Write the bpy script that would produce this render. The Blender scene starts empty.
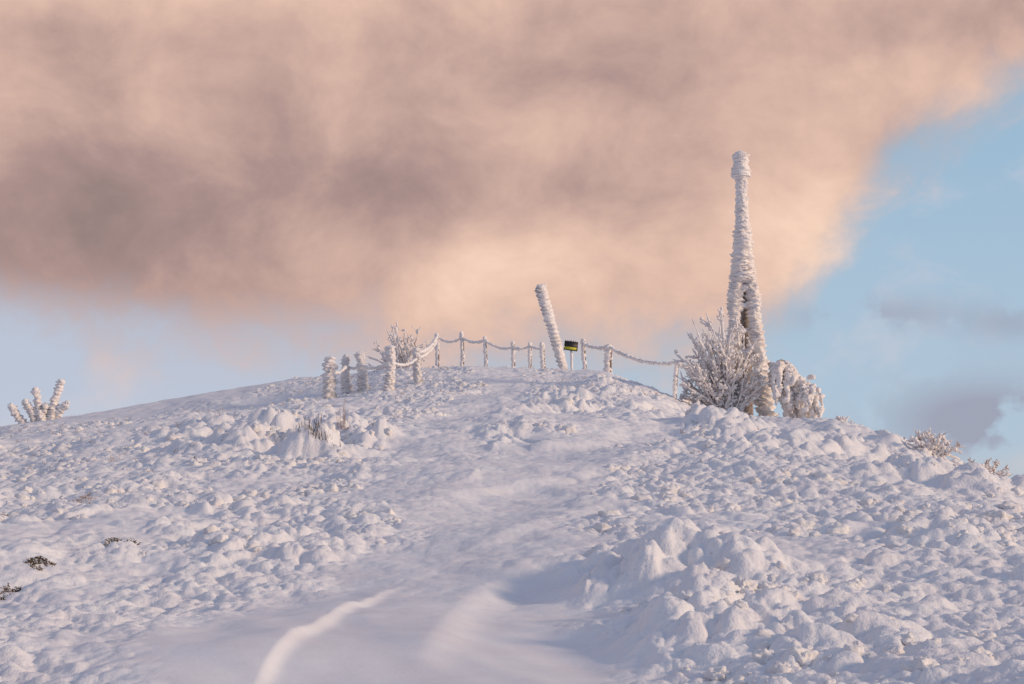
import bpy, bmesh, math, random
import numpy as np
from mathutils import Vector, Matrix, noise as mn
random.seed(7); rng = np.random.default_rng(11)
scene = bpy.context.scene
C = scene.collection
scene.view_settings.view_transform = 'Standard'
scene.view_settings.look = 'None'
scene.view_settings.exposure = 0

# ------------------------------------------------------------ camera
F = 1024*70/36.0
TH = math.atan(198/F)
CAMZ = 1.6
cam_d = bpy.data.cameras.new('camera'); cam_d.lens = 70; cam_d.sensor_width = 36
cam_d.clip_end = 20000; cam_d.clip_start = 0.1
cam = bpy.data.objects.new('camera', cam_d); C.objects.link(cam)
cam.location = (0, 0, CAMZ); cam.rotation_euler = (math.pi/2+TH, 0, 0)
scene.camera = cam

def at(px, py, d):
    a = (px-512)/F; b = (342-py)/F
    dy = math.cos(TH)-b*math.sin(TH); dz = math.sin(TH)+b*math.cos(TH)
    k = d/dy
    return (a*k, d, CAMZ+dz*k)

# ------------------------------------------------------------ numpy noise
def hsh(ix, iy, seed):
    n = (ix.astype(np.int64)*374761393 + iy.astype(np.int64)*668265263 + seed*974634777) & 0xffffffff
    n = ((n ^ (n >> 13))*1274126177) & 0xffffffff
    n = ((n ^ (n >> 16))*2246822519) & 0xffffffff
    return ((n ^ (n >> 15)) & 0xffffff)/16777215.0
def vnoise(x, y, seed):
    ix = np.floor(x); iy = np.floor(y); fx = x-ix; fy = y-iy
    fx = fx*fx*fx*(fx*(fx*6-15)+10); fy = fy*fy*fy*(fy*(fy*6-15)+10)
    a = hsh(ix, iy, seed); b = hsh(ix+1, iy, seed); c = hsh(ix, iy+1, seed); d = hsh(ix+1, iy+1, seed)
    return (a+(b-a)*fx)*(1-fy)+(c+(d-c)*fx)*fy
def fbm(x, y, seed, o=4):
    s = 0; a = .5; t = 0
    for i in range(o):
        s = s+a*vnoise(x*0.8-y*.6, x*.6+y*.8, seed+i*7); t += a; a *= .5; x = x*2.03+3.1; y = y*2.03+1.7
    return s/t
def bump(x, y, s, seed, w=.2, pw=.65):
    """overlapping rounded domes of varied size, continuous everywhere"""
    wx = (fbm(x/s*1.1, y/s*1.1, seed+3, 2)-.5)*w*2; wy = (fbm(x/s*1.1+9, y/s*1.1+5, seed+4, 2)-.5)*w*2
    x = x/s+wx; y = y/s+wy
    ix = np.floor(x); iy = np.floor(y); best = np.zeros(x.shape)
    for dx in (-1, 0, 1):
        for dy in (-1, 0, 1):
            cx = ix+dx; cy = iy+dy
            hh = hsh(cx, cy, seed+90)
            d2 = (cx+.1+.8*hsh(cx, cy, seed)-x)**2+(cy+.1+.8*hsh(cx, cy, seed+50)-y)**2
            r = .50+.48*hh
            best = np.maximum(best, np.maximum(0, 1-d2/(r*r))**pw*(.15+.85*hh))
    return best

# ------------------------------------------------------------ terrain base
sky_pts = [(-150,455,50),(0,429,52),(100,414,54),(200,396,56),(300,379,58),(400,368,60),(470,365,60),(520,367,58),(560,370,55),(600,370,52),
           (640,383,49),(690,403,45),(760,415,43),(830,420,40),(880,433,38),(920,447,36),(960,465,34),(1000,481,33),(1024,490,32),(1170,545,30)]
sky_tgt = {-60:440,0:427,100:412,200:394,300:378,400:369,470:366,520:368,545:370,600:370,640:384,690:406,760:417,830:420,880:431,920:446,960:465,1000:481,1024:490,1090:515}
ctrl = [(-150,700,8),(100,700,8),(300,700,8.2),(512,700,8.1),(750,700,7.6),(950,700,7.5),(1170,700,7.5),
 (-150,600,11.5),(100,600,11.3),(300,600,11.5),(450,600,11.8),(600,600,11),(750,600,10.3),(900,600,10.3),(1170,600,10.8),
 (-150,520,17),(100,520,16),(300,520,15.5),(480,520,16.4),(600,520,15.2),(750,520,14.0),(900,520,14.6),(1050,540,16),
 (-150,475,27),(50,475,23),(230,470,21),(350,470,20.5),(450,465,22.2),(560,465,21.3),(700,460,20.5),(850,465,20),(950,485,22),
 (-150,460,40),(0,445,38),(150,432,32),(300,432,28),(400,430,28),(500,425,28.5),(600,426,27.0),(700,430,27.0),(780,434,28.5),(870,447,28),
 (100,423,44),(220,408,45),(320,402,40),(430,398,40),(500,393,40),(560,388,40),(620,398,38),(690,414,37)]
P = []
for p in ctrl: P.append(at(*p))
for p in sky_pts:
    x, y, z = at(*p); P.append((x, y, z))
    P.append((x*1.15, y+16, z-2.6)); P.append((x*1.4, y+45, z-13))
P += [(-3, 3, .25), (3, 3, .3), (0, 0, .05), (-12, 2, 0), (12, 2, -.3), (0, -12, -1.2), (-26, 20, .5), (26, 20, -1.5), (30, 40, -3), (-32, 45, 2.2)]
P = np.array(P)
def Uf(r2): return np.where(r2 > 1e-9, .5*r2*np.log(np.maximum(r2, 1e-9)), 0)
n = len(P); K = Uf((P[:, None, 0]-P[None, :, 0])**2+(P[:, None, 1]-P[None, :, 1])**2)+np.eye(n)*.5
A = np.zeros((n+3, n+3)); A[:n, :n] = K; A[:n, n] = 1; A[:n, n+1:] = P[:, :2]; A[n, :n] = 1; A[n+1:, :n] = P[:, :2].T
W = np.linalg.inv(A) @ np.concatenate([P[:, 2], [0, 0, 0]])
GX = np.linspace(-75, 75, 301); GY = np.linspace(-10, 130, 361)
gx, gy = np.meshgrid(GX, GY)
GZ = W[n]+W[n+1]*gx+W[n+2]*gy
for i in range(n): GZ = GZ+W[i]*Uf((gx-P[i, 0])**2+(gy-P[i, 1])**2)
GZ = GZ-.02*np.maximum(0, np.abs(gx)-24)**2-.02*np.maximum(0, gy-105)**2
CPX = np.arange(-80, 1110, 10.0); CORR = np.zeros(len(CPX))
CD = np.interp(CPX, [p[0] for p in sky_pts], [p[2] for p in sky_pts])
def sst(a, b, v):
    t = np.clip((v-a)/(b-a), 0, 1); return t*t*(3-2*t)
def base(x, y):
    fx = np.clip((x-GX[0])/(GX[1]-GX[0]), 0, 299.999); fy = np.clip((y-GY[0])/(GY[1]-GY[0]), 0, 359.999)
    ix = np.floor(fx).astype(int); iy = np.floor(fy).astype(int); fx = fx-ix; fy = fy-iy
    def cr(a, b, c, d, t): return b+.5*t*(c-a+t*(2*a-5*b+4*c-d+t*(3*(b-c)+d-a)))
    rows = []
    for k in (-1, 0, 1, 2):
        jy = np.clip(iy+k, 0, 360)
        v = [GZ[jy, np.clip(ix+m, 0, 300)] for m in (-1, 0, 1, 2)]
        rows.append(cr(*v, fx))
    z = cr(*rows, fy)
    q = 512+F*x/np.maximum(y, 8)
    dc = np.interp(q, CPX, CD)
    return z-np.interp(q, CPX, CORR)*dc/F*sst(.62, .9, y/dc)

def wp(lst): return [((px-512)/F*d, d, w) for px, d, w in lst]
trough = wp([(360,7,.8),(372,9.3,.85),(415,11.5,.8),(480,13.5,.7),(525,17.5,.6),(550,21,.5),(545,25,.4)])
spur = wp([(590,24,.4),(650,29,.5),(700,32,.4)])
branch = wp([(490,14,.4),(430,18,.6),(435,24,.6),(465,32,.7),(510,42,.7),(480,53,.9)])
strip = wp([(-80,47,3.2),(0,48,3.2),(100,49.5,3.2),(200,52,3),(290,54,2.4)])
def pathd(x, y, path):
    best = np.full(x.shape, 99.0)
    for (x0, y0, w0), (x1, y1, w1) in zip(path[:-1], path[1:]):
        dx = x1-x0; dy = y1-y0; t = np.clip(((x-x0)*dx+(y-y0)*dy)/(dx*dx+dy*dy), 0, 1)
        d = np.hypot(x-x0-t*dx, y-y0-t*dy)/(w0+(w1-w0)*t)
        best = np.minimum(best, d)
    return best
def ridge(x, y, path, hgt, steep, soft):
    best = np.full(x.shape, 99.0); sg = np.zeros(x.shape); tt = np.zeros(x.shape); L = len(path)-1
    for i in range(L):
        x0, y0 = path[i]; x1, y1 = path[i+1]
        dx = x1-x0; dy = y1-y0; l2 = dx*dx+dy*dy; t = np.clip(((x-x0)*dx+(y-y0)*dy)/l2, 0, 1)
        d = np.hypot(x-x0-t*dx, y-y0-t*dy); s = ((x-x0)*dy-(y-y0)*dx)
        m = d < best
        best = np.where(m, d, best); sg = np.where(m, np.sign(s), sg); tt = np.where(m, (i+t)/L, tt)
    s = best*sg
    prof = np.where(s > 0, np.exp(-(s/steep)**2), np.exp(-np.abs(s/soft)**1.5))
    return hgt*prof*sst(0, .2, tt)*sst(0, .4, 1-tt)
def base_hit(px, py, lo=-.1):
    d = np.arange(5, 45, .01); a = (px-512)/F; b = (342-py)/F
    dy = math.cos(TH)-b*math.sin(TH); dz_ = math.sin(TH)+b*math.cos(TH)
    xx = a*d/dy; zz_ = CAMZ+dz_*d/dy
    i = int(np.argmax(zz_ <= base(xx, d)+lo)); return (float(xx[i]), float(d[i]))
RIDGES = []
def smoothp(pts):
    out = []
    for i in range(len(pts)-1):
        p0 = pts[max(i-1, 0)]; p1 = pts[i]; p2 = pts[i+1]; p3 = pts[min(i+2, len(pts)-1)]
        for k in range(6):
            t = k/6
            out.append(tuple(b+.5*t*(c-a+t*(2*a-5*b+4*c-d+t*(3*(b-c)+d-a))) for a, b, c, d in zip(p0, p1, p2, p3)))
    out.append(pts[-1]); return out
def rough_mask(x, y):
    j = (fbm(x*1.1, y*.8, 31, 3)-.5)*1.8
    near = np.clip((14-y)/4, 0, 1)
    a = 1-sst(.8, 1.7, pathd(x, y, trough)+j*(1-.55*near))
    a2 = (1-sst(.7, 1.7, pathd(x, y, spur)+j))*.7
    b = (1-sst(.5, 1.6, pathd(x, y, branch)+j))*.72
    c = (1-sst(.7, 1.25, pathd(x, y, strip)+j*.5))*.9
    e = sst(.53, .66, fbm(x*.6+4, y*.42, 37, 4))*.62
    s = np.maximum(np.maximum(a*(.82+.18*near), b), np.maximum(np.maximum(c, a2), e))
    return 1-s
def H(x, y, fine=True, rid=True):
    z = base(x, y)
    R = rough_mask(x, y)
    u = x/np.maximum(y, 4)
    tr = np.exp(-(pathd(x, y, trough)/1.2)**2)
    z = z-.03*tr
    z = z+(fbm(x*.45, y*.3, 5, 3)-.5)*.40*np.clip((62-y)/25, .25, 1)*(1-.6*tr)
    right = sst(-.01, .07, u)
    midl = np.exp(-(((u+.1)/.07)**2+((y-25)/6)**2))
    crest = np.exp(-(((u-.01)/.05)**2+((y-34)/7)**2))
    calm = 1-.85*np.exp(-(((u-.125)/.06)**2+((y-38)/9)**2))
    pa = fbm(x*.6, y*.6, 77, 3)
    big = np.clip(.30+.70*right+1.2*midl+.5*crest, 0, 1.5)*(.22+1.4*sst(.34, .7, pa))*calm
    far = np.clip(y/20, .75, 1.0)*np.clip((70-y)/35, .35, 1)
    L = .14*big*(bump(x, y, 1.30, 100, pw=.8)-.3)*far
    L = L+.16*big*(bump(x, y, .62, 101)-.35)*far
    L = L+.12*(.25+.8*big)*(bump(x, y, .30, 102)-.35)*far
    L = L+.075*(.5+.6*big)*(bump(x, y, .145, 103)-.35)
    if fine:
        L = L+.042*(bump(x, y, .075, 104, w=.3)-.35)+.05*(fbm(x*8, y*8, 105, 4)-.5)
    z = z+L*R**1.05
    S = 1-R
    z = z+S*(.10*(fbm(x*1.2+y*.5, y*.6, 201, 3)-.5)+.02*(fbm(x*6, y*2.5, 202, 3)-.5)*sst(8, 16, y))
    z = z+S*.11*(.1+R)*bump(x, y, .30, 203)*sst(.44, .6, fbm(x*.9, y*.9, 204, 2))
    if rid:
        for r, hh, st, so in RIDGES: z = z+ridge(x, y, r, hh, st, so)
    return z, R
dd = np.arange(24, 72, .25)
TG = np.interp(CPX, list(sky_tgt.keys()), list(sky_tgt.values()))
for it in range(5):
    e = np.zeros(len(CPX))
    for i, px in enumerate(CPX):
        h = H((px-512)/F*dd*1.005, dd, False, False)[0]
        py = 342-np.tan(np.arctan2(h-CAMZ, dd)-TH)*F
        e[i] = py.min()-TG[i]
    ek = np.convolve(np.pad(e, 2, mode='edge'), np.array([1, 2, 3, 2, 1])/9, 'valid')
    print('skyline err', it, round(float(np.abs(ek).max()), 1)); CORR -= .85*ek
for pix, hh, st, so in (([(238,725),(266,690),(300,660),(340,634),(382,610),(430,580)], .040, .050, .55),
                        ([(405,700),(428,660),(458,622),(500,592),(560,565),(625,540)], .065, .16, .65),
                        ([(430,520),(500,500),(590,485)], .06, .18, .7),
                        ([(470,560),(550,535),(640,505)], .05, .16, .6),
                        ([(560,490),(640,470),(710,448)], .07, .2, .9),
                        ([(520,455),(600,442),(680,430)], .08, .25, 1.0)):
    RIDGES.append((smoothp([base_hit(*p) for p in pix]), hh, st, so))

# ------------------------------------------------------------ helpers
def mesh_obj(name, V, Fc, mat, parent=None, smooth=True):
    me = bpy.data.meshes.new(name)
    V = np.asarray(V, dtype=np.float32); Fc = np.asarray(Fc, dtype=np.int32)
    nf, k = Fc.shape
    me.vertices.add(len(V)); me.vertices.foreach_set('co', V.ravel())
    me.loops.add(nf*k); me.loops.foreach_set('vertex_index', Fc.ravel())
    me.polygons.add(nf); me.polygons.foreach_set('loop_start', np.arange(0, nf*k, k, dtype=np.int32))
    me.polygons.foreach_set('loop_total', np.full(nf, k, dtype=np.int32))
    if smooth: me.polygons.foreach_set('use_smooth', np.ones(nf, dtype=bool))
    me.update(calc_edges=True)
    me.materials.append(mat)
    o = bpy.data.objects.new(name, me); C.objects.link(o)
    if parent: o.parent = parent
    return o
def tag(o, label=None, cat=None, group=None, kind=None):
    if label: o['label'] = label
    if cat: o['category'] = cat
    if group: o['group'] = group
    if kind: o['kind'] = kind
    return o
def thing(name, loc, label, cat, group=None):
    o = bpy.data.objects.new(name, None); o.empty_display_size = .2; C.objects.link(o); o.location = loc
    return tag(o, label, cat, group)

# ------------------------------------------------------------ materials
def newmat(name):
    m = bpy.data.materials.new(name); m.use_nodes = True
    nt = m.node_tree; b = nt.nodes['Principled BSDF']; return m, nt, b
def snow_mat(name, col, bs, bd, sc=40, attr=False, dirt=(.45, .35, .29), dirt_amt=.0):
    m, nt, b = newmat(name)
    N = nt.nodes; L = nt.links
    b.inputs['Roughness'].default_value = .65
    b.inputs['Specular IOR Level'].default_value = .2
    tc = N.new('ShaderNodeTexCoord')
    n1 = N.new('ShaderNodeTexNoise'); n1.inputs['Scale'].default_value = sc; n1.inputs['Detail'].default_value = 3; n1.inputs['Roughness'].default_value = .6
    n3 = N.new('ShaderNodeTexNoise'); n3.inputs['Scale'].default_value = 2.2; n3.inputs['Detail'].default_value = 4; n3.inputs['Roughness'].default_value = .65
    for q in (n1, n3): L.new(tc.outputs['Object'], q.inputs['Vector'])
    hgt = n1.outputs[0]
    if attr:
        at_ = N.new('ShaderNodeAttribute'); at_.attribute_name = 'rough'
        mr = N.new('ShaderNodeMapRange'); L.new(at_.outputs['Fac'], mr.inputs[0]); mr.inputs[3].default_value = .12; mr.inputs[4].default_value = 1
        mu = N.new('ShaderNodeMath'); mu.operation = 'MULTIPLY'; L.new(hgt, mu.inputs[0]); L.new(mr.outputs[0], mu.inputs[1]); hgt = mu.outputs[0]
    bp = N.new('ShaderNodeBump'); bp.inputs['Strength'].default_value = bs; bp.inputs['Distance'].default_value = bd
    L.new(hgt, bp.inputs['Height']); L.new(bp.outputs[0], b.inputs['Normal'])
    cr = N.new('ShaderNodeValToRGB'); cr.color_ramp.elements[0].position = .35; cr.color_ramp.elements[1].position = .65
    cr.color_ramp.elements[0].color = (col[0]*.92, col[1]*.90, col[2]*.91, 1); cr.color_ramp.elements[1].color = (*col, 1)
    L.new(n3.outputs[0], cr.inputs[0]); out = cr.outputs[0]
    if dirt_amt > 0:
        m1 = N.new('ShaderNodeMapRange'); m1.inputs[1].default_value = .60; m1.inputs[2].default_value = .72; L.new(n1.outputs[0], m1.inputs[0])
        m2 = N.new('ShaderNodeMapRange'); m2.inputs[1].default_value = .48; m2.inputs[2].default_value = .62; L.new(n3.outputs[0], m2.inputs[0])
        mm = N.new('ShaderNodeMath'); mm.operation = 'MULTIPLY'; L.new(m1.outputs[0], mm.inputs[0]); L.new(m2.outputs[0], mm.inputs[1])
        m3 = N.new('ShaderNodeMath'); m3.operation = 'MULTIPLY'; L.new(mm.outputs[0], m3.inputs[0]); m3.inputs[1].default_value = dirt_amt
        f = m3.outputs[0]
        if attr:
            m4 = N.new('ShaderNodeMath'); m4.operation = 'MULTIPLY'; L.new(f, m4.inputs[0]); L.new(at_.outputs['Fac'], m4.inputs[1]); f = m4.outputs[0]
        mx = N.new('ShaderNodeMix'); mx.data_type = 'RGBA'; L.new(f, mx.inputs[0]); L.new(out, mx.inputs[6]); mx.inputs[7].default_value = (*dirt, 1); out = mx.outputs[2]
    L.new(out, b.inputs['Base Color'])
    return m
M_snow = snow_mat('snow_ground', (.83, .82, .82), .5, .024, sc=36, attr=True, dirt_amt=.8)
M_clump = snow_mat('rimed_heath', (.84, .82, .80), .5, .022, sc=36, dirt_amt=.4)
M_rime = snow_mat('rime_ice', (.90, .86, .83), .6, .03, sc=26, dirt_amt=.12)
def plain(name, c1, c2, sc, rough=.8):
    m, nt, b = newmat(name); N = nt.nodes; L = nt.links
    tc = N.new('ShaderNodeTexCoord'); q = N.new('ShaderNodeTexNoise'); q.inputs['Scale'].default_value = sc; q.inputs['Detail'].default_value = 5
    L.new(tc.outputs['Object'], q.inputs['Vector']); cr = N.new('ShaderNodeValToRGB')
    cr.color_ramp.elements[0].position = .35; cr.color_ramp.elements[1].position = .65
    cr.color_ramp.elements[0].color = (*c1, 1); cr.color_ramp.elements[1].color = (*c2, 1)
    L.new(q.outputs[0], cr.inputs[0]); L.new(cr.outputs[0], b.inputs['Base Color']); b.inputs['Roughness'].default_value = rough
    bp = N.new('ShaderNodeBump'); bp.inputs['Strength'].default_value = .4; bp.inputs['Distance'].default_value = .01
    L.new(q.outputs[0], bp.inputs['Height']); L.new(bp.outputs[0], b.inputs['Normal'])
    return m
M_twig = plain('frosted_twig_bark', (.30, .18, .12), (.70, .56, .47), 25)
M_wood = plain('weathered_wood', (.13, .10, .085), (.34, .28, .25), 20)
M_heath = plain('dark_heather', (.04, .03, .02), (.16, .11, .07), 30)
M_black = plain('black_sign_paint', (.012, .012, .012), (.02, .02, .02), 30, .5)
M_yel = plain('yellow_green_sign_paint', (.50, .46, .02), (.58, .53, .04), 30, .5)

# ------------------------------------------------------------ the hill
NX = 940
ys = [-4.0]
while ys[-1] < 118:
    y = ys[-1]
    if y < 6.8: st = .12
    elif y < 66: st = .0065+.00115*y
    else: st = .12+.03*(y-66)
    ys.append(y+st)
ys = np.array(ys)
t = np.linspace(-1, 1, NX); tx = .5*t+.5*t**3
hw = (np.maximum(ys, 0)+6)*.42
hw = np.where(ys > 68, hw*(1+(ys-68)*.01), hw)
X = hw[:, None]*tx[None, :]; Y = np.repeat(ys[:, None], NX, 1)
Zz = np.zeros_like(X); Rr = np.zeros_like(X)
for i in range(0, len(ys), 100):
    Zz[i:i+100], Rr[i:i+100] = H(X[i:i+100], Y[i:i+100])
ox = (fbm(X*2.5, Y*2.5, 301, 2)-.5)*.09*Rr; oy = (fbm(X*2.5+7, Y*2.5+3, 302, 2)-.5)*.09*Rr
V = np.stack([X+ox, Y+oy, Zz], -1).reshape(-1, 3)
ids = np.arange(len(ys)*NX).reshape(len(ys), NX)
Fq = np.stack([ids[:-1, :-1], ids[:-1, 1:], ids[1:, 1:], ids[1:, :-1]], -1).reshape(-1, 4)
hill = mesh_obj('snowy_hill', V, Fq, M_snow); tag(hill, 'snow covered hillside rising to a rounded ridge', 'hill', kind='structure')
a_ = hill.data.attributes.new('rough', 'FLOAT', 'POINT'); a_.data.foreach_set('value', Rr.ravel().astype(np.float32))

g = 60; xs = np.linspace(-1, 1, g); xs = np.sign(xs)*np.abs(xs)**2.2*7000
vx, vy = np.meshgrid(xs, xs); vz = -48+fbm(vx*.002, vy*.002, 401, 3)*14
idg = np.arange(g*g).reshape(g, g)
val = mesh_obj('valley_ground', np.stack([vx, vy, vz], -1).reshape(-1, 3), np.stack([idg[:-1, :-1], idg[:-1, 1:], idg[1:, 1:], idg[1:, :-1]], -1).reshape(-1, 4), M_snow)
tag(val, 'snow covered valley floor far below the hill', 'ground', kind='structure')

def zat(x, y): return float(H(np.array([x*1.0]), np.array([y*1.0]))[0][0])
def crest_d(px):
    dq = np.arange(24, 72, .2); xx = (px-512)/F*dq*1.005; h = H(xx, dq)[0]
    return float(dq[int(np.argmax((h-CAMZ)/dq))])
def ground_hit(px, py):
    d = np.arange(7, 66, .05); q = np.array([at(px, py, k) for k in d]); h = H(q[:, 0], q[:, 1])[0]
    ok = q[:, 2] <= h
    if not ok.any(): return np.array(at(px, py, crest_d(px)))
    return q[int(np.argmax(ok))]

# ------------------------------------------------------------ rimed heath clumps
def blob_variant(sub, seed):
    bm = bmesh.new(); bmesh.ops.create_icosphere(bm, subdivisions=sub, radius=1)
    vs = []
    off = Vector((seed*3.7, seed*1.3, seed*2.1))
    for v in bm.verts:
        p = v.co.copy()
        f1 = mn.voronoi((p*1.7+off))[0][0]; f2 = mn.voronoi((p*3.8+off))[0][0]
        r = .92+.34*mn.fractal(p*1.1+off, 1, 2, 3)+.46*(.5-f1)+.32*(.4-f2)
        q = p*r; vs.append((q.x, q.y, q.z*.9))
    fs = [[v.index for v in f.verts] for f in bm.faces]; bm.free()
    return np.array(vs), np.array(fs)
var_hi = [blob_variant(4, i) for i in range(10)]; var_lo = [blob_variant(3, i+20) for i in range(10)]
Nb = 18000
u01 = rng.random(Nb); by = (7.2**1.3+u01*(60**1.3-7.2**1.3))**(1/1.3)
bx = (rng.random(Nb)*2-1)*.28*by
bz, bR = H(bx, by, False)
dens = fbm(bx*.9, by*.9, 501, 4)
ub = bx/by
dens = dens+np.where(ub > .02, .05, -.01)
dens = dens+.12*np.exp(-(((ub+.1)/.07)**2+((by-25)/6)**2))
calm = np.exp(-(((ub-.125)/.05)**2+((by-39)/7)**2))
keep = (bR > .6) & (dens > .555) & (calm < .4)
VV = []; FF = []; off = 0
for x, y, z, R, dn in zip(bx[keep], by[keep], bz[keep], bR[keep], dens[keep]):
    r = (.016+.05*rng.random()**2+.11*max(0, dn-.58))*min(1.6, .7+y/35)
    vs, fs = (var_hi if r/y > .006 else var_lo)[rng.integers(10)]
    a = rng.random()*6.28; c, s = math.cos(a), math.sin(a)
    sx, sy, sz = r*(.85+.45*rng.random()), r*(.85+.45*rng.random()), r*(.8+.35*rng.random())
    q = vs*np.array([sx, sy, sz]); q = np.stack([q[:, 0]*c-q[:, 1]*s, q[:, 0]*s+q[:, 1]*c, q[:, 2]], -1)+np.array([x, y, z-.3*r])
    VV.append(q); FF.append(fs+off); off += len(vs)
cl = mesh_obj('rimed_heath', np.concatenate(VV), np.concatenate(FF), M_clump)
tag(cl, 'low heath plants encrusted in lumpy rime across the hillside', 'ground cover', kind='stuff')

# ------------------------------------------------------------ rime tube
def rime_tube(path, radii, seed, seg=20, step=.02, saw=.22, freq=9, wind=None, lump=.25, cap=True, tilt=.9, rib=0.0, grit=.26):
    path = [Vector(p) for p in path]
    L = [0]
    for a, b in zip(path[:-1], path[1:]): L.append(L[-1]+(b-a).length)
    tot = L[-1]; nr = max(4, int(tot/step))
    vs = []
    up = Vector((0, 1, 0)) if abs((path[-1]-path[0]).normalized().y) < .8 else Vector((1, 0, 0))
    for i in range(nr+1):
        s = tot*i/nr
        k = 0
        while k < len(L)-2 and s > L[k+1]: k += 1
        tt = (s-L[k])/max(1e-6, L[k+1]-L[k])
        p = path[k].lerp(path[k+1], tt); R = radii[k]+(radii[k+1]-radii[k])*tt
        T = (path[k+1]-path[k]).normalized(); Nn = T.cross(up).normalized(); B = T.cross(Nn)
        e = min(1, s/(R*.9+1e-6), (tot-s)/(R*.9+1e-6)); capf = math.sqrt(max(0.0, 1-(1-e)**2)) if cap else 1
        for j in range(seg):
            a = 2*math.pi*j/seg
            d = Nn*math.cos(a)+B*math.sin(a)
            q = p+d*R
            ns = mn.noise(q*3.1/max(.12, R*2)*.35+Vector((seed, 0, 0)))
            ph = s*freq+tilt*math.sin(a+seed)+.9*mn.noise(q*3+Vector((0, seed, 0)))
            sw = (ph % 1.0)
            amp = .5+2.0*abs(mn.noise(q*2.2+Vector((seed, 3, 0))))
            n2 = mn.noise(q*11+Vector((seed, seed, 0))) if grit else 0
            rb = rib*(mn.noise(Vector((d.x*1.3+seed, d.y*1.3, s*14+d.x*tilt)))+.6*mn.noise(Vector((d.x*2.4+seed, d.y*2.4, s*30+d.x*tilt*2)))) if rib else 0
            r = R*(1+saw*amp*(sw-.5)*1.6+lump*ns*1.5+grit*n2+rb)
            if wind is not None: r *= 1+.28*max(0, d.dot(wind))
            vs.append(p+d*max(R*.25, r)*max(capf, .06))
    fs = []
    for i in range(nr):
        for j in range(seg):
            a = i*seg+j; b = i*seg+(j+1) % seg
            fs.append((a, b, b+seg, a+seg))
    n0 = len(vs); vs.append(path[0]); vs.append(path[-1])
    for j in range(seg):
        fs.append((n0, (j+1) % seg, j, j)); k = nr*seg
        fs.append((n0+1, k+j, k+(j+1) % seg, k+(j+1) % seg))
    return [tuple(v) for v in vs], fs
class MB:
    def __init__(s): s.v = []; s.q = []; s.t = []
    def add(s, vs, fs):
        o = len(s.v); s.v += list(vs)
        for f in fs:
            f = [k+o for k in f]
            if len(set(f)) == 4: s.q.append(f)
            else:
                g = []
                for k in f:
                    if k not in g: g.append(k)
                if len(g) == 3: s.t.append(g)
    def build(s, name, mat, parent=None, org=(0, 0, 0)):
        me = bpy.data.meshes.new(name)
        me.from_pydata([(a-org[0], b-org[1], c-org[2]) for a, b, c in s.v], [], s.q+s.t)
        me.polygons.foreach_set('use_smooth', np.ones(len(me.polygons), dtype=bool)); me.update()
        me.materials.append(mat); o = bpy.data.objects.new(name, me); C.objects.link(o)
        if parent: o.parent = parent
        return o
def blob(mb, p, r, k, sx=1.0):
    vs, fs = var_lo[k % 10]
    mb.add([(p[0]+v[0]*r*sx, p[1]+v[1]*r, p[2]+v[2]*r*1.1) for v in vs], [tuple(f) for f in fs])
def thin(mb, pts, r0, r1, seg=5):
    pts = [Vector(p) for p in pts]; vs = []; fs = []
    for i, p in enumerate(pts):
        T = (pts[min(i+1, len(pts)-1)]-pts[max(i-1, 0)]).normalized()
        up = Vector((0, 1, 0)) if abs(T.y) < .8 else Vector((1, 0, 0))
        Nn = T.cross(up).normalized(); B = T.cross(Nn); r = r0+(r1-r0)*i/(len(pts)-1)
        for j in range(seg):
            a = 6.2832*j/seg; vs.append(tuple(p+(Nn*math.cos(a)+B*math.sin(a))*r))
    for i in range(len(pts)-1):
        for j in range(seg):
            a = i*seg+j; b = i*seg+(j+1) % seg; fs.append((a, b, b+seg, a+seg))
    mb.add(vs, fs)
def box(mb, c, sx, sy, sz, R=None, piv=None):
    vs = []
    for a in (-1, 1):
        for b in (-1, 1):
            for d in (-1, 1):
                v = Vector(c)+Vector((a*sx/2, b*sy/2, d*sz/2))
                if R: v = piv+R @ (v-piv)
                vs.append(tuple(v))
    mb.add(vs, [(0, 1, 3, 2), (4, 6, 7, 5), (0, 4, 5, 1), (2, 3, 7, 6), (0, 2, 6, 4), (1, 5, 7, 3)])
WIND = Vector((-.9, -.3, 0)).normalized()

# ------------------------------------------------------------ mast
D = 43.0
mb0 = at(745, 415, D); gz = zat(mb0[0], D)
mast = thing('mast', (mb0[0], D, gz), 'very tall tapering mast on spread legs, encased in ribbed rime, highest thing on the ridge', 'mast')
org = (mb0[0], D, gz)
def P3(px, py, d=D): return Vector(at(px, py, d))
m = MB()
pts = [(741.5,176),(742,200),(742.5,222),(743,232),(743,250),(743.5,266),(744,284)]
rad = [4.9,5.6,6.5,8.0,9.0,10.2,11.6]
m.add(*rime_tube([P3(*p) for p in reversed(pts)], [r/46.3 for r in reversed(rad)], 3, seg=56, step=.009, saw=.22, freq=8.5, wind=WIND*.4, lump=.10, tilt=.55, rib=.22, grit=.05))
m.build('shaft', M_rime, mast, org)
m = MB()
m.add(*rime_tube([P3(741.5, 182), P3(741, 177), P3(741, 172), P3(741, 166), P3(741, 159), P3(740.5, 155), P3(740.5, 151)], [.08, .21, .215, .16, .155, .20, .19], 8, seg=32, step=.009, saw=.08, freq=9, lump=.10, tilt=.4, rib=.14, grit=.1))
for k in range(8): blob(m, P3(741+random.uniform(-7, 7), random.choice([154.5, 156, 173, 175])+random.uniform(-1.2, 1.2), D+random.uniform(-.1, .1)), random.uniform(.03, .045), k, 1.4)
m.build('head', M_rime, mast, org)
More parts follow.
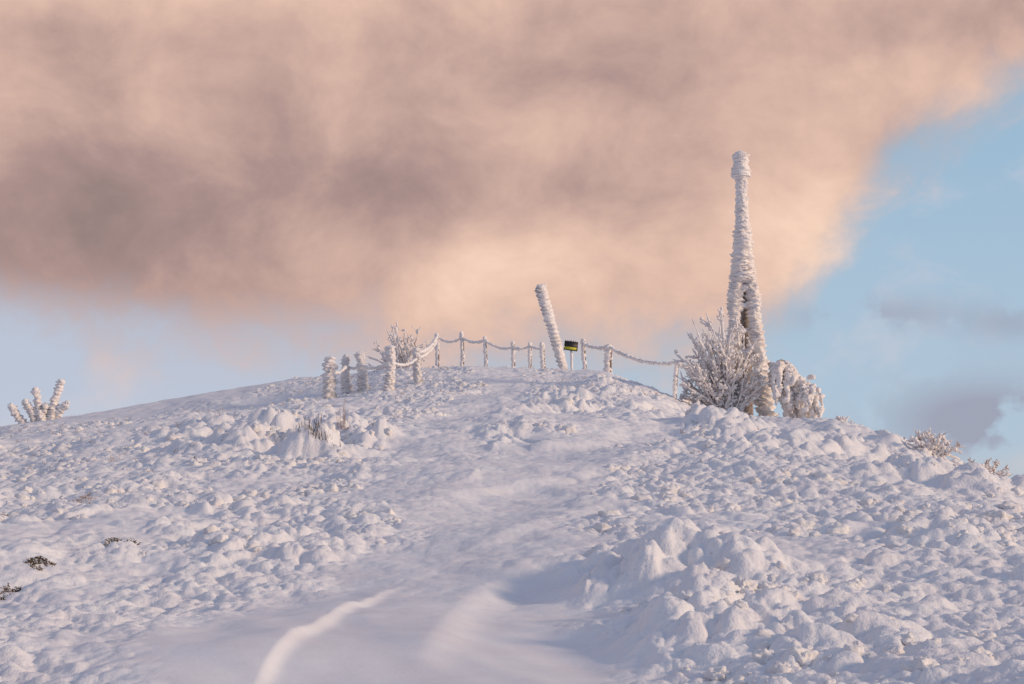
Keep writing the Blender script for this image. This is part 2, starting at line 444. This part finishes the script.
legs = [([(740, 262, 0), (736.5, 280, -.02), (734.5, 298, -.05), (735, 322, -.1), (733.5, 350, -.2), (727, 425, -.5)], [.10, .13, .15, .115, .155, .17], 4),
        ([(747, 262, 0), (750, 280, -.02), (753, 298, -.05), (755, 322, -.1), (757.5, 350, -.2), (767, 428, -.5)], [.10, .13, .15, .13, .17, .19], 5)]
for pl, rl, sd in legs:
    pp = [P3(a, b, D+c) for a, b, c in pl]
    m = MB(); m.add(*rime_tube(list(reversed(pp)), list(reversed(rl)), sd, seg=36, step=.010, saw=.26, freq=8, lump=.28, tilt=.55, rib=.32, grit=.08))
    m.build('leg', M_rime, mast, org)
m = MB(); thin(m, [P3(744, 272, D+.1), P3(744.5, 292, D+.22), P3(745, 330, D+.3), P3(746, 360, D+.4), P3(747, 428, D+.6)], .08, .15, 12); m.build('leg', M_wood, mast, org)
for (a, b, r, sd) in (((735, 292), (752, 287), .075, 33), ((735, 308), (754, 302), .05, 34), ((735, 334), (755, 328), .05, 31), ((733, 350), (758, 356), .09, 32)):
    m = MB(); m.add(*rime_tube([P3(*a, D-.1), P3(*b, D-.1)], [r, r], sd, seg=14, saw=.3, freq=7, lump=.5))
    for k in range(3): blob(m, P3(*a, D-.1).lerp(P3(*b, D-.1), random.random())+Vector((0, 0, random.uniform(-.05, .05))), r*random.uniform(.8, 1.2), k, 1.5)
    m.build('strut', M_rime, mast, org)

# ------------------------------------------------------------ leaning pole
D2 = 54.0
b0 = P3(570, 382, D2); t0 = P3(540.5, 285, D2); k2 = F/D2
zz = zat(b0.x, D2); b0.z = min(b0.z, zz-.15)
pole = thing('leaning_pole', (b0.x, D2, zz), 'thick rime coated pole leaning left, beside the small black and yellow sign', 'pole')
m = MB(); m.add(*rime_tube([b0, b0.lerp(t0, .5), t0], [3.4/k2, 4.3/k2, 4.9/k2], 12, seg=32, step=.009, saw=.26, freq=7.5, wind=WIND, lump=.08, tilt=.9, rib=.12, grit=.04))
m.build('shaft', M_rime, pole, pole.location)
m = MB()
for k in range(5): blob(m, P3(541.5+random.uniform(-4, 4), 286+random.uniform(-2, 2), D2+random.uniform(-.06, .06)), random.uniform(.045, .06), k, 1.3)
m.build('cap', M_rime, pole, pole.location)

# ------------------------------------------------------------ small sign
D3 = 53.4
c = P3(571, 346, D3); bs = zat(c.x, D3); RT = Matrix.Rotation(math.radians(7), 3, 'Y')
sg = thing('trail_sign', (c.x, D3, bs), 'small black sign with a yellow green band, tilted beside the foot of the leaning pole', 'sign')
m = MB(); m.add(*rime_tube([Vector((c.x+.03, D3+.06, bs-.2)), Vector((c.x+.01, D3+.06, c.z+.17))], [.035, .035], 2, seg=12, saw=.2, freq=7)); m.build('post', M_rime, sg, sg.location)
m = MB(); box(m, c, .37, .02, .25, RT, c); bd = m.build('board', M_black, sg, sg.location)
m = MB(); box(m, (c.x-.01, D3-.014, c.z-.065), .33, .006, .07, RT, c); m.build('yellow_band', M_yel, bd, sg.location)
m = MB()
for k in range(6): blob(m, (c.x-.14+.055*k, D3, c.z+.15-.007*(k-2.5)), random.uniform(.018, .03), k)
m.build('rime_cap', M_rime, sg, sg.location)

# ------------------------------------------------------------ fence posts
def post(px, ty, by_, d, wpx, lean, label, seed, group, thick=False):
    if thick: d = float(ground_hit(px, by_)[1])
    k = F/d
    top = P3(px+lean, ty, d); b = P3(px, by_, d)
    z = zat(b.x, d); bb = Vector((b.x, d, min(z, b.z)-.25))
    o = thing('fence_post', (b.x, d, z), label, 'post', group)
    m = MB(); r = wpx/2/k*.85
    mid = bb.lerp(top, .55)+Vector((random.uniform(-.05, .05), 0, 0))
    m.add(*rime_tube([bb, mid, top], [r*1.25 if thick else r, r*(.95), r*(1.0)], seed, seg=22 if thick else 14, step=.012, saw=.22, freq=6.5, wind=WIND, lump=.4 if thick else .3, rib=.22, grit=.12, tilt=1.0))
    if thick:
        for q in range(7): blob(m, bb.lerp(top, random.uniform(.2, .9))+Vector((random.uniform(-r, r)*1.0, random.uniform(-r, r)*.6, 0)), r*random.uniform(.4, .7), q, 1.3)
    m.build('rime_crust', M_rime, o, o.location)
    sh_ = Vector((0, 0, 0)) if thick else Vector((r*.5, -r*.35, 0)); q_ = .3 if thick else .5
    m = MB(); thin(m, [bb+sh_, mid+sh_, top+sh_-Vector((0, 0, .08))], r*q_, r*q_*.9, 8); m.build('wooden_core', M_wood, o, o.location)
    return top
G1 = 'thick rime covered stumps at the left end of the fence'; G2 = 'thin posts carrying the rope along the ridge'
sp_ = []
for i, (px, ty, by_, w, ln, lab) in enumerate([
    (332,356,397,12,-2,'stout rime covered stump, leftmost of the fence row and broadest'),
    (348,354,392,9,-1,'rime covered stump, second from the left end of the fence'),
    (364,351,391,10,-4,'rime covered stump, third from the left end of the fence'),
    (388,345,389,10,3,'tall rime covered post standing in front of the bare frosted shrub'),
    (420,347,382,8,-3,'rime covered post just right of the bare frosted shrub')]):
    sp_.append(post(px, ty, by_, 55, w, ln, lab, 20+i, G1, True))
tops = []
for i, (px, ty, by_, w, ln, lab) in enumerate([
    (437,333,368,4.2,0,'thin frosted post, first of the thin roped posts from the left'),
    (461,331,366,4.2,1,'tallest thin frosted post, second of the roped posts from the left'),
    (486,336,366,3.8,-1,'thin frosted post, third of the roped posts from the left'),
    (512,341,369,4.2,1,'thin frosted post, fourth of the roped posts from the left'),
    (530,342,369,3.8,0,'thin frosted post, fifth of the roped posts from the left'),
    (543,342,368,5.2,-1,'thin frosted post closest to the left of the leaning pole')]):
    tops.append(post(px, ty, by_, 58.5-i*.4, w, ln, lab, 30+i, G2))
tr = []
for i, (px, ty, by_, d, w, ln, lab) in enumerate([
    (584,338,372,55.0,4.5,-1,'thin frosted post just right of the black and yellow sign'),
    (610,344,376,54.0,8.5,-1,'short thick frosted post between the leaning pole and the thin post near the mast'),
    (675,360,392,51.0,4.5,2,'thin dark frosted post standing left of the bush at the mast')]):
    tr.append(post(px, ty, by_, d, w, ln, lab, 40+i, G2))

def rope(pts, sag, label, seed, r=.035):
    path = []
    for (a, b), s in zip(zip(pts[:-1], pts[1:]), sag):
        for i in range(10):
            t_ = i/10; p = a.lerp(b, t_); p.z -= s*4*t_*(1-t_); path.append(p)
    path.append(pts[-1])
    o = thing('rope', tuple(pts[0]), label, 'rope')
    m = MB(); m.add(*rime_tube(path, [r]*len(path), seed, seg=10, step=.015, saw=.35, freq=9, lump=.6)); m.build('rime_crust', M_rime, o, o.location)
    m = MB(); thin(m, path, .010, .010, 5); m.build('cord', M_twig, o, o.location)
dz = Vector((0, -.03, -.12))
rope([sp_[0]+Vector((0, 0, -.3))]+[p+Vector((0, 0, -.25-.05*(i % 3))) for i, p in enumerate(sp_[1:])]+[tops[0]+dz*2], [.12, .10, .12, .12, .1], 'rime clogged rope linking the stout stumps at the left end of the fence', 53, .03)
rope([sp_[-1]+dz]+[p+dz*(1+.6*(i % 2)) for i, p in enumerate(tops)], [.12, .14, .11, .12, .06, .04], 'rime coated rope sagging between the thin posts left of the leaning pole', 51, .034)
rope([tr[0]+dz*1.3, tr[1]+dz*.6, tr[2]+dz*.6, P3(712, 369, 48.5)], [.08, .18, .08], 'rime coated rope running down from the sign towards the mast bush', 52, .044)

# ------------------------------------------------------------ shrubs
def branch_path(p, d, L, curl, droop, nseg=7):
    pts = [Vector(p)]; d = Vector(d).normalized()
    for i in range(nseg):
        d = (d+Vector((random.uniform(-curl, curl), random.uniform(-curl, curl), random.uniform(-curl, curl)-droop))).normalized()
        pts.append(pts[-1]+d*L/nseg)
    return pts
def shrub(name, px, by_, d, wpx, hpx, nb, label, cat, rr=.035, droop=.0, lean=0, spread=1.0, sub=3, twigs=40, seed=1, blobs=0, curl=.18, group=None, peak=0, asp=1.0, low=.12, bl=(1.0, 2.0), sd=(-.4, .6), rmin=.35, tl=(.15, .30), sublen=(.10, .25)):
    random.seed(seed); k = F/d; W_ = wpx/k; Hh = hpx/k
    b = P3(px, by_, d); z = zat(b.x, d); o = thing(name, (b.x, d, z), label, cat, group)
    tgt_h = max(Hh*.5, b.z+Hh-z)
    rm = MB(); tw = MB(); allp = []
    for i in range(nb):
        u = random.uniform(-1, 1)
        dx = u*W_/2*spread; uu = (u-peak)/(1+abs(peak))
        hh = tgt_h*math.sqrt(max(low, 1-(abs(uu)**asp)*.9))*random.uniform(rmin, 1)
        dy = random.uniform(-1, 1)*W_*.35
        st_ = Vector((b.x+lean*W_*.5+random.uniform(-.15, .15)*W_, d+random.uniform(-.1, .1)*W_, z-.12))
        tgt = Vector((b.x+dx, d+dy, z+hh)); v = tgt-st_
        pts = branch_path(st_, v.normalized()+Vector((0, 0, droop*2.0)), v.length*(1.03+droop*.6), curl, droop)
        allp.append(pts); R0 = rr*random.uniform(.7, 1.3)
        rm.add(*rime_tube(pts, [R0*.6]+[R0*1.1]*3+[R0]*2+[R0*.8]*2, seed+i, seg=8, step=.035, saw=.35, freq=9, lump=.9))
        for s in range(sub):
            q = random.randint(2, 6); v2 = (pts[q]-pts[q-1]).normalized()+Vector((random.uniform(-.8, .8), random.uniform(-.8, .8), random.uniform(*sd)))
            p2 = branch_path(pts[q], v2, v.length*random.uniform(*sublen), curl, droop, 5); allp.append(p2)
            rm.add(*rime_tube(p2, [R0*.8, R0*.9, R0*.8, R0*.7, R0*.65, R0*.5], seed+i+s*3, seg=7, step=.035, saw=.35, freq=9, lump=.9))
    for i in range(blobs):
        pp = random.choice(allp); q = random.choice(pp[2:]); blob(rm, q+Vector((random.uniform(-.05, .05), random.uniform(-.05, .05), random.uniform(-.05, .05))), rr*random.uniform(*bl), i)
    for i in range(twigs):
        pp = random.choice(allp); q = random.choice(pp[1:-1]); v2 = (pp[-1]-pp[0]).normalized()+Vector((random.uniform(-.9, .9), random.uniform(-1.2, .2), random.uniform(-.5, .6)))
        thin(tw, branch_path(q, v2, random.uniform(*tl)*min(1, tgt_h), .15, 0, 4), .011, .005, 4)
    rm.build('rime_crust', M_rime, o, o.location)
    if twigs: tw.build('twigs', M_twig, o, o.location)
    return o
shrub('frosted_bush', 721, 416, 42.0, 74, 112, 130, 'big fan shaped frosted bush with brown twigs at the left foot of the mast', 'bush', rr=.019, sub=11, twigs=150, seed=5, blobs=1500, lean=.15, peak=.05, asp=1.1, sd=(-.7, .5), curl=.18, bl=(.9, 2.3), tl=(.10, .18), low=.08, rmin=.4, sublen=(.08, .18))
random.seed(19)
dd0 = 41.6; bb = P3(792, 416, dd0); zb = zat(bb.x, dd0)
db = thing('drooping_bush', (bb.x, dd0, zb), 'rounded drooping bush loaded with heavy rime at the right foot of the mast', 'bush')
m = MB(); tw = MB()
def outl(x): return float(np.interp(x, [766, 772, 779, 788, 798, 808, 818, 826], [374, 361, 358, 364, 371, 380, 386, 400]))
for i in range(90):
    xa = random.uniform(772, 819); yd = dd0+random.uniform(-.5, .5); ya = outl(xa)+random.uniform(2, 40)*(random.random()**.7)
    sgn = random.uniform(-.4, 1.4)
    st_ = P3(792+random.uniform(-6, 12), 410, dd0+random.uniform(-.2, .2)); st_.z = min(st_.z, zat(st_.x, st_.y)-.05)
    ap = P3(xa, ya+1, yd); le = random.uniform(.5, 1.1)
    p2 = P3(min(824, xa+sgn*5*le), ya+9*le, yd-.1); p3 = P3(min(826, xa+sgn*7*le), ya+24*le, yd-.15)
    mid = st_.lerp(ap, .6)+Vector((0, 0, .1)); R0 = random.uniform(.032, .06)
    m.add(*rime_tube([st_, mid, ap, p2, p3], [R0*.6, R0, R0*1.2, R0*1.4, R0*.6], 80+i, seg=10, step=.02, saw=.35, freq=8, lump=1.0, rib=.2))
    for q in range(3):
        pp = ap.lerp(p3, random.uniform(-.2, 1))+Vector((random.gauss(0, .03), random.uniform(-.06, .04), random.gauss(0, .03))); blob(m, pp, random.uniform(.035, .07), q+i, 1.2)
    if i % 3 == 0: s_ = ap.lerp(p3, random.random()); thin(tw, branch_path(s_, Vector((random.uniform(-1, 1), -.5, random.uniform(-.6, .4))), .15, .2, .1, 4), .010, .004, 4)
m.build('rime_crust', M_rime, db, db.location); tw.build('twigs', M_twig, db, db.location)
shrub('low_bush', 690, 408, 43.5, 30, 19, 24, 'low frosted bush at the left edge of the large mast bush', 'bush', rr=.022, twigs=30, seed=14, blobs=200)
shrub('bare_shrub', 402, 382, 54.0, 60, 62, 38, 'bare frosted shrub with fine upright twigs rising among the stumps of the fence', 'shrub', rr=.017, sub=5, twigs=30, seed=17, blobs=160, bl=(.8, 2.0), rmin=.35, asp=1.6, low=.1)
def knobbly(px, by_, d, arms, label, seed):
    b = P3(px, by_, d); z = zat(b.x, d); o = thing('rimed_shrub', (b.x, d, z), label, 'shrub'); k = F/d
    for i, (x0, y0, x1, y1, w) in enumerate(arms):
        m = MB(); a = P3(x0, y0, d+random.uniform(-.1, .1))
        if y0 >= by_-3: a.z = min(a.z, zat(a.x, d)-.1)
        c = P3(x1, y1, d+random.uniform(-.15, .15)); r = w/2/k*.85
        m.add(*rime_tube([a, a.lerp(c, .5)+Vector((random.uniform(-.06, .06), 0, .02)), c], [r*1.2, r, r*1.05], seed+i, seg=18, step=.018, saw=.14, freq=6, lump=.5, rib=.12))
        for q in range(8): blob(m, a.lerp(c, random.uniform(.2, 1.02)), r*random.uniform(.6, 1.0), q)
        m.build('branch', M_rime, o, o.location)
knobbly(42, 414, 50, [(43,418,35,387,8.5),(50,418,62,379,9),(36,418,24,400,8.5),(26,417,10,405,9),(55,418,67,403,8),(42,418,46,404,10)],
        'knobbly rime crusted shrub with stubby arms alone at the far left of the ridge', 61)
def ridge_shrub(px, wpx, hpx, nb, label, **kw):
    d = crest_d(px)-.1; b = P3(px, 400, d); z = zat(b.x, d); py = 342-math.tan(math.atan2(z-CAMZ, d)-TH)*F
    shrub('ridge_shrub', px, py+1, d, wpx, hpx, nb, label, 'shrub', **kw)
ridge_shrub(934, 50, 26, 30, 'small frosted shrub with bent twigs on the sloping ridge far right', rr=.020, sub=4, twigs=40, seed=23, blobs=160, low=.3, rmin=.5, droop=.08, curl=.25, peak=-.4)
ridge_shrub(990, 44, 19, 28, 'tiny dark twigged shrub on the ridge by the right edge of the photo', rr=.016, sub=4, twigs=130, seed=25, blobs=60, low=.35, rmin=.5, droop=.08, curl=.25, peak=-.4)
ridge_shrub(842, 30, 9, 14, 'low frosted twigs on the ridge just right of the drooping bush', rr=.022, sub=2, twigs=20, seed=27, blobs=40)

# ------------------------------------------------------------ heather tufts
def tuft(px, py, wpx, hpx, nbl, label, seed, frost=.3, mat=None, patch=True):
    random.seed(seed); p = ground_hit(px, py); d = p[1]; k = F/d; z = zat(p[0], d)
    o = thing('heather_tuft', (p[0], d, z), label, 'plant'); m = MB(); m2 = MB()
    cs = [(random.uniform(-.5, .5)*wpx/k, random.uniform(-1.3, 1.3)*wpx/k, random.uniform(.4, 1)) for _ in range(9)] if patch else [(0, 0, 1)]
    rr_ = []
    for i in range(nbl):
        cx, cy, sc = random.choice(cs)
        rr_.append((cx+random.gauss(0, .14 if patch else .35)*wpx*sc/k, cy+random.gauss(0, .25)*wpx*sc/k))
    ra = np.array(rr_); zs = H(p[0]+ra[:, 0], d+ra[:, 1])[0]
    for (a, c), zv in zip(rr_, zs):
        s = Vector((p[0]+a, d+c, float(zv)-.01)); hh = hpx/k*random.uniform(.3, 1.1)
        v = Vector((random.uniform(-1, 1)*hh*(1.2 if patch else .25), random.uniform(-.8, .3)*hh, hh))
        pts = [s, s+v*.5+Vector((random.uniform(-.008, .008), 0, .005)), s+v]
        thin(m2 if random.random() < frost else m, pts, .003+.03/k, .002, 4)
    m.build('stems', mat or M_heath, o, o.location)
    if m2.v: m2.build('frosted_stems', M_rime, o, o.location)
tuft(118,543,20,3.5,1000,'dark heather patch showing through the snow, largest of the left slope',71,.3)
tuft(40,564,20,2.8,560,'dark heather patch low on the left slope near the photo edge',72,.35)
tuft(6,594,18,2.5,460,'flat dark heather patch at the left photo edge, lowest of them',73,.3)
tuft(315,437,26,12,90,'brown tuft of dry stems sticking up on the left ridge face below the stumps',74,.4,M_heath,False)
tuft(341,429,10,24,14,'thin tall dry stems right of the brown tuft',75,.4,M_twig,False)
tuft(85,503,26,3,260,'sparse brown heather bits high on the left slope',76,.4,M_twig)
tuft(15,516,24,3,260,'sparse brown heather bits by the left photo edge',77,.4,M_twig)

random.seed(99); m = MB()
Ng = 4200
gy_ = 20+rng.random(Ng)**.8*38; gxx = (rng.random(Ng)*2-1)*.29*gy_; gzz, gR = H(gxx, gy_); gd = fbm(gxx*1.2, gy_*1.2, 601, 3)
for x, y, z, R, dd_ in zip(gxx, gy_, gzz, gR, gd):
    if R < .7 or dd_ < .5 or x/y > .1 and random.random() < .8: continue
    for q in range(3):
        L_ = random.uniform(.03, .08)*(.5+y/45)
        v = Vector((random.uniform(-.8, .8), random.uniform(-.6, .3), 1)).normalized()*L_
        s = Vector((x+random.uniform(-.05, .05), y, z-.02)); thin(m, [s, s+v*.5, s+v+Vector((v.x*.3, 0, -.01))], .003+y*.00010, .002, 3)
go = m.build('frosted_grass', M_twig)
tag(go, 'fine frosted grass and heather stems poking out of the snow', 'grass', kind='stuff')

# ------------------------------------------------------------ sun
az = math.radians(109); el = math.radians(17)
sd = Vector((math.sin(az)*math.cos(el), math.cos(az)*math.cos(el), math.sin(el)))
ld = bpy.data.lights.new('sun', 'SUN'); ld.energy = 2.45; ld.angle = math.radians(9); ld.color = (1, .72, .48)
lo = bpy.data.objects.new('sun', ld); C.objects.link(lo); lo.rotation_euler = (-sd).to_track_quat('-Z', 'Y').to_euler()

# ------------------------------------------------------------ world sky
w = bpy.data.worlds.new('World'); scene.world = w; w.use_nodes = True
nt = w.node_tree; N = nt.nodes; L = nt.links; N.clear()
def S(v, inp):
    if isinstance(v, bpy.types.NodeSocket): L.new(v, inp)
    else: inp.default_value = v
def Mt(op, a, b=None, c=None, clamp=False):
    q = N.new('ShaderNodeMath'); q.operation = op; q.use_clamp = clamp; S(a, q.inputs[0])
    if b is not None: S(b, q.inputs[1])
    if c is not None: S(c, q.inputs[2])
    return q.outputs[0]
def ss(v, a, b):
    q = N.new('ShaderNodeMapRange'); q.interpolation_type = 'SMOOTHSTEP'; S(v, q.inputs[0]); q.inputs[1].default_value = a; q.inputs[2].default_value = b
    return q.outputs[0]
def mix(f, a, b):
    q = N.new('ShaderNodeMix'); q.data_type = 'RGBA'; S(f, q.inputs[0])
    for v, i in ((a, 6), (b, 7)):
        if isinstance(v, tuple): q.inputs[i].default_value = (*v, 1)
        else: L.new(v, q.inputs[i])
    return q.outputs[2]
tc = N.new('ShaderNodeTexCoord'); sp = N.new('ShaderNodeSeparateXYZ'); L.new(tc.outputs['Generated'], sp.inputs[0])
azn = Mt('ARCTAN2', sp.outputs[0], sp.outputs[1]); eln = Mt('ARCSINE', sp.outputs[2])
U = Mt('MULTIPLY_ADD', azn, 2.03, .512); Vv = Mt('MULTIPLY_ADD', eln, -2.0, .540)   # azimuth and elevation of the sky direction
cb = N.new('ShaderNodeCombineXYZ'); L.new(U, cb.inputs[0]); L.new(Mt('MULTIPLY', Vv, 1.2), cb.inputs[1])
def nz(scale, detail=5, rough=.55, dist=0, off=0):
    q = N.new('ShaderNodeTexNoise'); q.inputs['Scale'].default_value = scale; q.inputs['Detail'].default_value = detail; q.inputs['Roughness'].default_value = rough; q.inputs['Distortion'].default_value = dist
    mp = N.new('ShaderNodeMapping'); mp.inputs['Location'].default_value = (off, off*.7, off*.3); L.new(cb.outputs[0], mp.inputs[0]); L.new(mp.outputs[0], q.inputs['Vector'])
    return q.outputs[0]
def gs(cx, cy, sx, sy, amp):
    a = Mt('MULTIPLY_ADD', U, 1000/sx, -cx/sx); b = Mt('MULTIPLY_ADD', Vv, 1000/sy, -cy/sy)
    r = Mt('MULTIPLY_ADD', a, a, Mt('MULTIPLY', b, b))
    return Mt('MULTIPLY', Mt('POWER', .6065, r), amp)
n1 = nz(3.0, 3, .5, 0, 3.3); n2 = nz(7.5, 7, .60, .25, 8.1)
fc = N.new('ShaderNodeFloatCurve'); L.new(Mt('DIVIDE', U, 1.024), fc.inputs['Value'])
cv = fc.mapping.curves[0]; BP = [(0,.320),(.1,.335),(.25,.352),(.4,.362),(.62,.356),(.73,.340),(.79,.295),(.83,.240),(.875,.180),(.94,.140),(1,.105)]
cv.points[0].location = BP[0]; cv.points[1].location = BP[-1]
for p in BP[1:-1]: cv.points.new(*p)
fc.mapping.update()
bnd = Mt('SUBTRACT', fc.outputs[0], Vv)
bn = Mt('ADD', bnd, Mt('MULTIPLY', Mt('SUBTRACT', n2, .5), .20)); bn = Mt('ADD', bn, Mt('MULTIPLY', Mt('SUBTRACT', n1, .5), .04))
mask = ss(bn, -.055, .055)
sh = Mt('ADD', .54, Mt('MULTIPLY', Mt('SUBTRACT', n1, .5), .5)); sh = Mt('ADD', sh, Mt('MULTIPLY', Mt('SUBTRACT', n2, .5), 1.1))
for gpar in [(90,240,200,48,-.38),(385,190,110,34,-.12),(230,150,220,60,-.20),(760,50,200,45,-.12),(45,42,40,16,-.20),
             (300,232,50,24,.24),(440,280,80,36,.24),(600,295,170,45,.22),(820,225,50,60,.34),(160,0,260,25,.22),(575,120,80,35,.24),(960,100,80,35,.24)]:
    sh = Mt('ADD', sh, gs(*gpar))
cr = N.new('ShaderNodeValToRGB'); e = cr.color_ramp.elements
e[0].position = 0; e[0].color = (.31, .225, .215, 1); e[1].position = 1; e[1].color = (.91, .65, .51, 1)
for p, c_ in ((.25, (.42, .285, .265)), (.5, (.59, .40, .345)), (.75, (.76, .52, .42))):
    q = e.new(p); q.color = (*c_, 1)
L.new(sh, cr.inputs[0])
nish = N.new('ShaderNodeTexSky'); nish.sky_type = 'NISHITA'; nish.sun_disc = False; nish.sun_elevation = el; nish.sun_rotation = az
ns = N.new('ShaderNodeMix'); ns.data_type = 'RGBA'; ns.blend_type = 'MULTIPLY'; ns.inputs[0].default_value = 1; L.new(nish.outputs[0], ns.inputs[6]); ns.inputs[7].default_value = (.10, .10, .10, 1)
blue = mix(ss(Vv, .05, .42), (.33, .51, .68), (.44, .57, .71))
blue = mix(.10, blue, ns.outputs[2])
left = Mt('SUBTRACT', 1.0, ss(U, .2, .75))
blue = mix(Mt('MULTIPLY', left, .65), blue, (.54, .56, .67))
wis = Mt('MULTIPLY', ss(n2, .46, .64), .45)
blue = mix(wis, blue, (.60, .60, .68))
col = mix(mask, blue, cr.outputs[0])
g1 = Mt('ADD', gs(985,425,60,26,1.1), gs(885,318,60,12,.5)); g1 = Mt('ADD', g1, gs(1015,330,35,12,.45)); g1 = Mt('MULTIPLY', g1, ss(nz(14, 4, .55, .1, 2.2), .40, .54))
col = mix(Mt('MINIMUM', g1, .8), col, (.33, .33, .42))
g2 = Mt('MULTIPLY', gs(1000,466,50,10,.9), ss(n1, .35, .6)); col = mix(g2, col, (.72, .58, .52))
hi = ss(eln, .32, .8); col = mix(hi, col, (.26, .32, .48))
bk = Mt('SUBTRACT', 1.0, ss(sp.outputs[1], -.5, .3)); bk = Mt('MULTIPLY', bk, Mt('SUBTRACT', 1.0, hi)); col = mix(Mt('MULTIPLY', bk, .8), col, (.28, .32, .46))
bg = N.new('ShaderNodeBackground'); L.new(col, bg.inputs[0]); bg.inputs[1].default_value = 1.0
ow = N.new('ShaderNodeOutputWorld'); L.new(bg.outputs[0], ow.inputs[0])
print('hill verts', len(V), 'clump verts', off)
